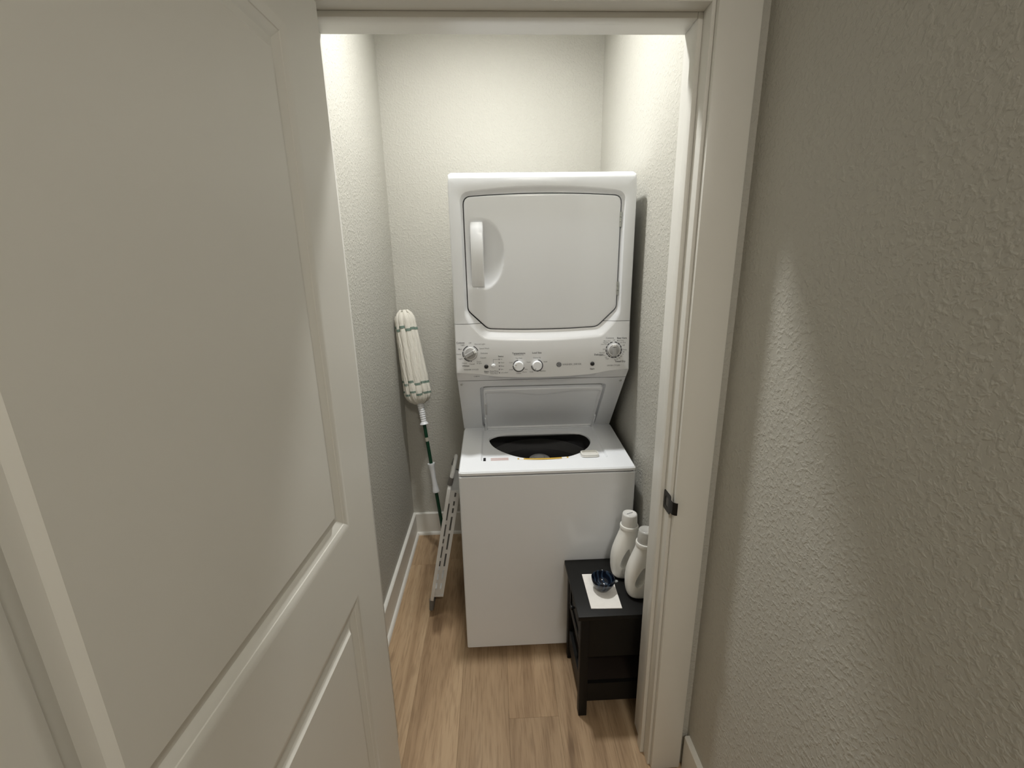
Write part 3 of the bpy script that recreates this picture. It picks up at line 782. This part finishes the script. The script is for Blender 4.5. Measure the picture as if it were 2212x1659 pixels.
# ------------------------------------------------------------------ black side table
TX0, TX1, TY0, TY1, TZ = .258, .556, 1.214, 1.5145, .4510
def side_table():
    t = tag(empty('side_table', ((TX0 + TX1) / 2, (TY0 + TY1) / 2, 0)), 'small black wooden side table with a knobbed drawer in front of the washer', 'side table')
    P = lambda o: under(o, t)
    P(box('table_top', (TX0, TX1, TY0, TY1, TZ - .017, TZ), BLACKW, None, .002))
    a = .012; L = .030
    for x in (TX0 + a, TX1 - a - L):
        for y in (TY0 + a, TY1 - a - L): P(box('leg', (x, x + L, y, y + L, 0, TZ - .017), BLACKW, None, .0015))
    xa, xb, ya, yb = TX0 + a, TX1 - a, TY0 + a, TY1 - a
    for y in (ya + .006, yb - .018): P(box('side_apron', (xa + L, xb - L, y, y + .012, .262, TZ - .017), BLACKW))
    P(box('back_apron', (xb - .018, xb - .006, ya + L, yb - L, .262, TZ - .017), BLACKW))
    P(box('drawer_rail', (xa + .004, xa + .020, ya + L, yb - L, .262, .276), BLACKW))
    for y in (ya + .006, yb - .018): P(box('lower_rail', (xa + L, xb - L, y, y + .014, .062, .142), BLACKW))
    for x in (xa + .006, xb - .020): P(box('lower_rail', (x, x + .014, ya + L, yb - L, .062, .142), BLACKW))
    P(box('shelf', (xa + .022, xb - .022, ya + .022, yb - .022, .128, .141), mat('brown black shelf board', (.030, .022, .018), .5, .3), None))
    # drawer front with a raised frame
    d = P(box('drawer', (xa + .008, xa + .020, ya + L + .002, yb - L - .002, .279, TZ - .021), BLACKW, None, .001))
    y0, y1, z0, z1 = ya + L + .002, yb - L - .002, .279, TZ - .021; fx0, fx1 = xa + .003, xa + .008
    for b in ((fx0, fx1, y0, y1, z0, z0 + .026), (fx0, fx1, y0, y1, z1 - .026, z1), (fx0, fx1, y0, y0 + .026, z0 + .026, z1 - .026), (fx0, fx1, y1 - .026, y1, z0 + .026, z1 - .026)):
        o = box('drawer_frame', b, BLACKW, None, .0008); under(o, t); o.parent = d; o.matrix_parent_inverse = Matrix.Identity(4)
    ky, kz = (ya + yb) / 2, (z0 + z1) / 2
    prof = [(.004, 0), (.004, .009), (.009, .013), (.0095, .017), (.006, .021), (.0003, .022)]
    V = []; Fc = []; n = 20
    for r, h in prof:
        for i in range(n): V.append((fx1 - h, ky + r * math.cos(2 * math.pi * i / n), kz + r * math.sin(2 * math.pi * i / n)))
    for j in range(len(prof) - 1):
        for i in range(n): Fc.append((j * n + i, j * n + (i + 1) % n, (j + 1) * n + (i + 1) % n, (j + 1) * n + i))
    o = pyd('knob', V, Fc, BLACKP, None, 50); o.parent = d; o.matrix_parent_inverse = Matrix.Identity(4)
side_table()

# napkin, bowl, bottles standing on the table
def napkin():
    c = [(.3110, 1.4240), (.3088, 1.2490), (.4160, 1.2440), (.4235, 1.4190)]
    n = 10; V = []; Fc = []
    for lay in (0, 1):
        for i in range(n + 1):
            for j in range(n + 1):
                u, v = i / n, j / n
                x = (c[0][0] * (1 - u) + c[3][0] * u) * (1 - v) + (c[1][0] * (1 - u) + c[2][0] * u) * v
                y = (c[0][1] * (1 - u) + c[3][1] * u) * (1 - v) + (c[1][1] * (1 - u) + c[2][1] * u) * v
                z = TZ + (.0003 if lay == 0 else .0016) + (.0006 * math.sin(u * 5 + v * 3) + .0006 if lay else 0)
                V.append((x, y, z))
    m = (n + 1) ** 2
    for i in range(n):
        for j in range(n):
            a = i * (n + 1) + j; Fc.append((a, a + 1, a + n + 2, a + n + 1)); Fc.append((m + a, m + a + n + 1, m + a + n + 2, m + a + 1))
    for i in range(n):
        for a, b in ((i, i + 1), (n * (n + 1) + i, n * (n + 1) + i + 1), (i * (n + 1), (i + 1) * (n + 1)), (i * (n + 1) + n, (i + 1) * (n + 1) + n)):
            Fc.append((a, b, m + b, m + a))
    tag(pyd('paper_napkin', V, Fc, PAPER, None, 50), 'folded white paper napkin lying flat under the blue bowl', 'napkin')
napkin()

def bowl():
    bx, by, bz = .3705, 1.3395, TZ + .0030
    t = tag(empty('glass_bowl', (bx, by, bz)), 'small dark blue swirled glass bowl on the white napkin', 'bowl')
    prof = [(.0003, 0), (.017, 0), (.019, .002), (.028, .010), (.0365, .024), (.0405, .040), (.0415, .050), (.0400, .0515), (.0385, .050), (.0375, .040), (.0335, .026), (.025, .014), (.012, .008), (.0003, .007)]
    n = 56; V = []; Fc = []
    for r, z in prof:
        for i in range(n):
            a = 2 * math.pi * i / n; k = 1 + (.10 * (z / .05) * math.exp(-((a - 5.85) / .18) ** 2)) + .02 * math.sin(3 * a) * z / .05
            V.append((r * k * math.cos(a), r * k * math.sin(a), z))
    for j in range(len(prof) - 1):
        for i in range(n): Fc.append((j * n + i, j * n + (i + 1) % n, (j + 1) * n + (i + 1) % n, (j + 1) * n + i))
    pyd('bowl_body', V, Fc, BLUEG, t, 60)
    # clear glass lip drop on the rim
    lathe('pouring_lip', [(.0003, -.004), (.004, -.003), (.0055, 0), (.004, .003), (.0003, .004)], mat('clear pale glass', (.75, .8, .82), .08, .5, Transmission_Weight=.7), t, 16, (.0425, -.019, .047), sx=1.5, sy=.8)
bowl()

def bottle(cx, cy, label, capmat, rz, h=.262, printed=False):
    t = tag(empty('detergent_bottle', (cx, cy, TZ + .0008), (0, 0, rz)), label, 'bottle', 'white detergent bottles on the side table')
    # sections: z, half width, half depth, centre shift along the bottle's width
    sec = [(0, .036, .026, .002), (.004, .043, .032, .002), (.014, .0485, .035, .001), (.045, .0525, .0365, 0), (.080, .0530, .0365, 0), (.110, .0500, .0355, .001), (.140, .0440, .0335, .004), (.165, .0380, .0310, .008), (.185, .0335, .0290, .011), (.198, .0310, .0285, .0125), (.204, .0300, .0285, .0125), (.205, .0200, .0200, .0125)]
    n = 48; loops = []
    for z, a, b, sft in sec:
        l = []
        for i in range(n):
            th = 2 * math.pi * i / n; ca, sa = math.cos(th), math.sin(th); e = .8
            l.append((sft + a * math.copysign(abs(ca) ** e, ca), b * math.copysign(abs(sa) ** e, sa), z))
        loops.append(l)
    v, f = loft(loops, close_last=True, close_first=True)
    bd = pyd('bottle_body', v, f, BOTTLE, None)
    sb = bd.modifiers.new('s', 'SUBSURF'); sb.levels = 1; sb.render_levels = 1
    # grip opening cut through the body
    cv = []; m_ = 24; hl = []
    for yy in (-.06, .06):
        l = []
        for i in range(m_):
            th = 2 * math.pi * i / m_; r = 1 + .25 * math.sin(th)
            lx = -.008 + .0145 * math.cos(th) * (1 - .35 * math.sin(th)) + .010 * math.sin(th); lz = .092 + .040 * math.sin(th)
            l.append((lx, yy, lz))
        hl.append(l)
    v, f = loft(hl, close_last=True, close_first=True); ct = pyd('cut', v, f, BOTTLE, None)
    bo = bd.modifiers.new('b', 'BOOLEAN'); bo.operation = 'DIFFERENCE'; bo.object = ct; bo.solver = 'EXACT'
    dg = bpy.context.evaluated_depsgraph_get(); me = bpy.data.meshes.new_from_object(bd.evaluated_get(dg))
    bm = bmesh.new(); bm.from_mesh(me)
    bmesh.ops.remove_doubles(bm, verts=bm.verts, dist=1e-5)
    lim = math.radians(50)
    sharp = [e for e in bm.edges if len(e.link_faces) == 2 and e.calc_face_angle(0) > lim and .03 < e.verts[0].co.z < .16]
    try: bmesh.ops.bevel(bm, geom=sharp, offset=.0045, segments=3, profile=.5, affect='EDGES', clamp_overlap=True)
    except Exception: pass
    bm.to_mesh(me); bm.free()
    bpy.data.objects.remove(ct); bpy.data.objects.remove(bd)
    me.name = 'bottle_body'
    o = link_mesh('bottle_body', me, None, t)
    if not me.materials: me.materials.append(BOTTLE)
    shade(o, 45)
    sx = .0125
    lathe('collar', [(.0300, .200), (.0335, .203), (.0340, .212), (.0325, .216), (.0295, .217)], BOTTLE, t, 40, (sx, 0, 0))
    cp = lathe('cap', [(.0290, .216), (.0288, .228), (.0268, .2575), (.0255, .2615), (.0225, .2630), (.0215, .2622), (.0003, .2622)], capmat, t, 40, (sx, 0, 0), 50)
    if printed:
        g = []
        for i, (a, b) in enumerate(((-.012, -.006), (-.0045, .0005), (.002, .008), (.0095, .012))):
            g.append(([(sx + a, -.003 + a * .3, .2626), (sx + b, -.003 + b * .3, .2626), (sx + b, .002 + b * .3, .2626), (sx + a, .002 + a * .3, .2626)], [(0, 1, 2, 3)]))
        v, f = merge(g); o = pyd('cap_print', v, f, INKL, None); o.parent = cp
    return t
bottle(.4705, 1.418, 'white detergent bottle with a frosted cap against the washer', CAPM, .10, printed=True)
bottle(.4960, 1.312, 'white detergent bottle with a clear cap beside the door jamb', CAPC, .02)

# ------------------------------------------------------------------ mop leaning upside down in the corner
def mop():
    B = Vector((-.309, 2.192, .012)); T = Vector((-.4735, 2.340, 1.385)); ax = (T - B).normalized(); Lh = (T - B).length
    t = tag(empty('twist_mop', B), 'white yarn mop with a green pole leaning head up in the corner', 'mop')
    up = lambda o: under(o, t)
    def at(z): return B + ax * ((z - B.z) / ax.z)
    up(tube('pole', [B, at(.92)], .0095, GREENP, None, 16))
    up(tube('pole_tip', [B - ax * .006, B + ax * .03], [.010, .0115], BLACKP, None, 16))
    # sliding grip
    g = [(z, r) for z, r in ((.388, .0195), (.394, .0205), (.402, .0180), (.43, .0145), (.47, .0130), (.51, .0145), (.54, .0180), (.549, .0205), (.555, .0200))]
    up(tube('sliding_grip', [at(z) for z, r in g], [r for z, r in g], WHITEP, None, 20))
    # ribbed upper grip
    zs = [.780 + i * .0018 for i in range(84)]; rr = []
    for z in zs:
        u = (z - .78) / .15; base = .0235 - .009 * min(1, u / .09) + .0055 * min(1, max(0, (u - .09) / .8))
        rr.append(base + (.0009 * math.sin(z * 520) if .12 < u < .95 else 0))
    up(tube('upper_grip', [at(z) for z in zs], rr, WHITEP, None, 20, 60))
    o = pyd('pole_label', *merge([tube_geo([at(.682), at(.704)], .0097, 16, False)]), mat('pale oval label', (.45, .43, .36), .5)); up(o)
    # head
    side = ax.cross(Vector((0, 1, 0))).normalized(); fr = ax.cross(side).normalized()   # side: sideways in the picture, fr: towards or away from the viewer
    if fr.y > 0: fr = -fr
    if side.x < 0: side = -side
    h0, h1 = .893, 1.398
    def P(u, th, k=1.0):
        z = h0 + (h1 - h0) * u
        e = math.sqrt(max(0, 1 - (max(0, .14 - u) / .14) ** 2)) if u < .14 else (math.sqrt(max(0, 1 - ((u - .88) / .12) ** 2)) if u > .88 else 1)
        wid = (.070 - .022 * u) * max(.18, e) * k; dep = (.052 - .012 * u) * max(.18, e) * k
        return at(z) + side * (wid * math.cos(th) - .004) + fr * dep * math.sin(th)
    core_l = []
    for i in range(17):
        u = .04 + .92 * i / 16; core_l.append([P(u, 2 * math.pi * k / 24, .86) for k in range(24)])
    v, f = loft(core_l, close_last=True, close_first=True); up(pyd('yarn_core', v, f, YARN, None, 60))
    rnd = random.Random(3)
    NS = 11
    for s in range(NS):
        th0 = 2 * math.pi * (s + .25) / NS; geos = []; bands = {}
        lo_ = rnd.uniform(0, .025); hi_ = 1 - rnd.uniform(0, .07) * (1 if s % 2 else .3); jz = rnd.uniform(-.026, .026); tw = rnd.uniform(-.12, .12)
        ny = 7
        for k in range(ny):
            q = (k - (ny - 1) / 2) / ((ny - 1) / 2); ph = rnd.uniform(0, 6)
            pts = []; rad = []
            m_ = 30
            for i in range(m_ + 1):
                u = lo_ + (hi_ - lo_) * i / m_
                pin = 1 - .30 * math.exp(-((u - (.80 + jz)) / .05) ** 2) - .25 * math.exp(-((u - (.235 + jz)) / .03) ** 2) - .25 * math.exp(-((u - (.125 + jz)) / .03) ** 2)
                th = th0 + q * .245 * pin + .02 * math.sin(u * 21 + ph) + tw * (u - .5)
                kk = 1.02 - .10 * q * q + .03 * math.sin(u * 34 + ph * 2) * .5 - .05 * (1 - pin)
                pts.append(P(u, th, kk)); rad.append((.0062 - .0014 * u) * (1 + .09 * math.sin(i * 2.4 + ph)))
            geos.append(tube_geo(pts, rad, 7))
            for uc, hw in ((.80, .013), (.235, .012), (.125, .010)):
                bp_ = []
                for i in range(4):
                    u = uc + jz - hw + 2 * hw * i / 3
                    pin = 1 - .30 * math.exp(-((u - (.80 + jz)) / .05) ** 2) - .25 * math.exp(-((u - (.235 + jz)) / .03) ** 2) - .25 * math.exp(-((u - (.125 + jz)) / .03) ** 2)
                    th = th0 + q * .245 * pin + .02 * math.sin(u * 21 + ph) + tw * (u - .5)
                    kk = 1.02 - .10 * q * q + .03 * math.sin(u * 34 + ph * 2) * .5 - .05 * (1 - pin)
                    bp_.append(P(u, th, kk))
                bands.setdefault(uc, []).append(tube_geo(bp_, .0068, 7))
        v, f = merge(geos); so = up(pyd('yarn_strip', v, f, YARN, None, 70))
        for bl in bands.values():
            v, f = merge(bl); bo = pyd('green_stripe', v, f, GREENY, None, 70); bo.parent = so; bo.matrix_parent_inverse = Matrix.Identity(4)
mop()

# ------------------------------------------------------------------ collapsed laundry basket leaning on the washer
def basket():
    # local axes: L up along the lean, D into the closet, N towards the washer (+x)
    O = Vector((-.3390, 1.731, .078)); Tp = Vector((-.2240, 1.731, .678))
    Lv = (Tp - O); LEN = Lv.length; Lv.normalize(); Dv = Vector((0, 1, 0)); Nv = Dv.cross(Lv).normalized()
    if Nv.x < 0: Nv = -Nv
    t = tag(empty('laundry_basket', (-.31, 1.87, 0)), 'white slotted plastic laundry basket standing on end against the washer side', 'basket')
    up = lambda o: under(o, t)
    WD = .26
    def Q(l, d, n): return O + Lv * l + Dv * d + Nv * n
    c = (LEN / 2, WD / 2)
    A = angles(c, [(0, 0), (LEN, 0), (LEN, WD), (0, WD)], 96)
    ro = radial(rrect(0, LEN, 0, WD, .035), c, A); ri = radial(rrect(.022, LEN - .022, .020, WD - .020, .03), c, A); rb = radial(rrect(.034, LEN - .034, .030, WD - .030, .03), c, A)
    L_ = lambda ps, n: [Q(p.x, p.y, n) for p in ps]
    v, f = loft([L_(ro, .014), L_(ro, .002), L_([Vector(c) + (p - Vector(c)) * .992 for p in ro], -.001), L_(ri, -.001), L_(ri, .004)])
    up(pyd('rim', v, f, BASK, None, 35))
    TH = .056
    v, f = loft([L_(rb, TH - .003), L_(rb, TH)], close_last=True); up(pyd('base', v, f, BASK, None))
    # short end walls and the far wall, plain
    def wall(name, cells_l, cells_n, fn, hole):
        bm = bmesh.new(); vv = {}
        for i, l in enumerate(cells_l):
            for j, n in enumerate(cells_n): vv[i, j] = bm.verts.new(fn(l, n))
        for i in range(len(cells_l) - 1):
            for j in range(len(cells_n) - 1):
                if not hole(i, j): bm.faces.new((vv[i, j], vv[i + 1, j], vv[i + 1, j + 1], vv[i, j + 1]))
        me = bpy.data.meshes.new(name); bm.to_mesh(me); bm.free()
        o = link_mesh(name, me, BASK); so = o.modifiers.new('thick', 'SOLIDIFY'); so.thickness = .0022; so.offset = 0
        return up(o)
    tap = lambda n: .020 + .010 * n / TH
    slotA = [(.068, .100), (.118, .152), (.172, .222), (.238, .300), (.315, .340), (.352, .415), (.435, .522)]
    slotB = [(.068, .100), (.124, .172), (.192, .262), (.282, .368), (.384, .456), (.474, .500), (.512, .535), (.556, .578)]
    lc = sorted(set([.022, LEN - .022] + [round(q, 4) for s in slotA + slotB for q in s]))
    nr = [.002, .012, .020, .034, .042, TH]
    def isA(i): m = (lc[i] + lc[i + 1]) / 2; return any(a < m < b for a, b in slotA)
    def isB(i): m = (lc[i] + lc[i + 1]) / 2; return any(a < m < b for a, b in slotB)
    hole = lambda i, j: (j == 1 and isA(i)) or (j == 3 and isB(i))
    wall('slotted_wall', lc, nr, lambda l, n: Q(l, tap(n), n), hole)
    sw = wall('shaded_far_wall', lc, nr, lambda l, n: Q(l, WD - tap(n), n), lambda i, j: False)
    sw.data.materials[0] = RUBBER_SHADE  # far wall coloured dark to stand for the shade inside the basket
    dc = [.022] + [.05 + .03 * k for k in range(6)] + [WD - .022]
    for e in (0, 1):
        wall('end_wall', dc, nr, lambda l, n, e=e: Q((.022 + (n / TH) * .012) if e == 0 else LEN - .022 - (n / TH) * .012, l, n), lambda i, j: False)
    # bail handles: white wire bow with grey rubber sleeves
    for e in (0, 1):
        s = -1 if e == 0 else 1; l0 = 0 if e == 0 else LEN; ext = .058 if e else .066
        k = [(l0 - s * .004, .030, .006), (l0 + s * ext * .55, .030, .010), (l0 + s * ext * .9, .036, .012), (l0 + s * ext, .055, .013), (l0 + s * ext, WD - .055, .013), (l0 + s * ext * .9, WD - .036, .012), (l0 + s * ext * .55, WD - .030, .010), (l0 - s * .004, WD - .030, .006)]
        up(tube('bail_handle', [Q(*p) for p in k], .0085 if e else .0080, BASK if e else RUBBER_SHADE, None, 12))
        for d in (.030, WD - .030):
            up(tube('rubber_sleeve', [Q(l0 + s * .001, d, .006), Q(l0 + s * ext * (.62 if e else .85), d, .0105)], [.0125, .0105], RUBBER_SHADE, None, 14))
basket()

bpy.context.view_layer.update()
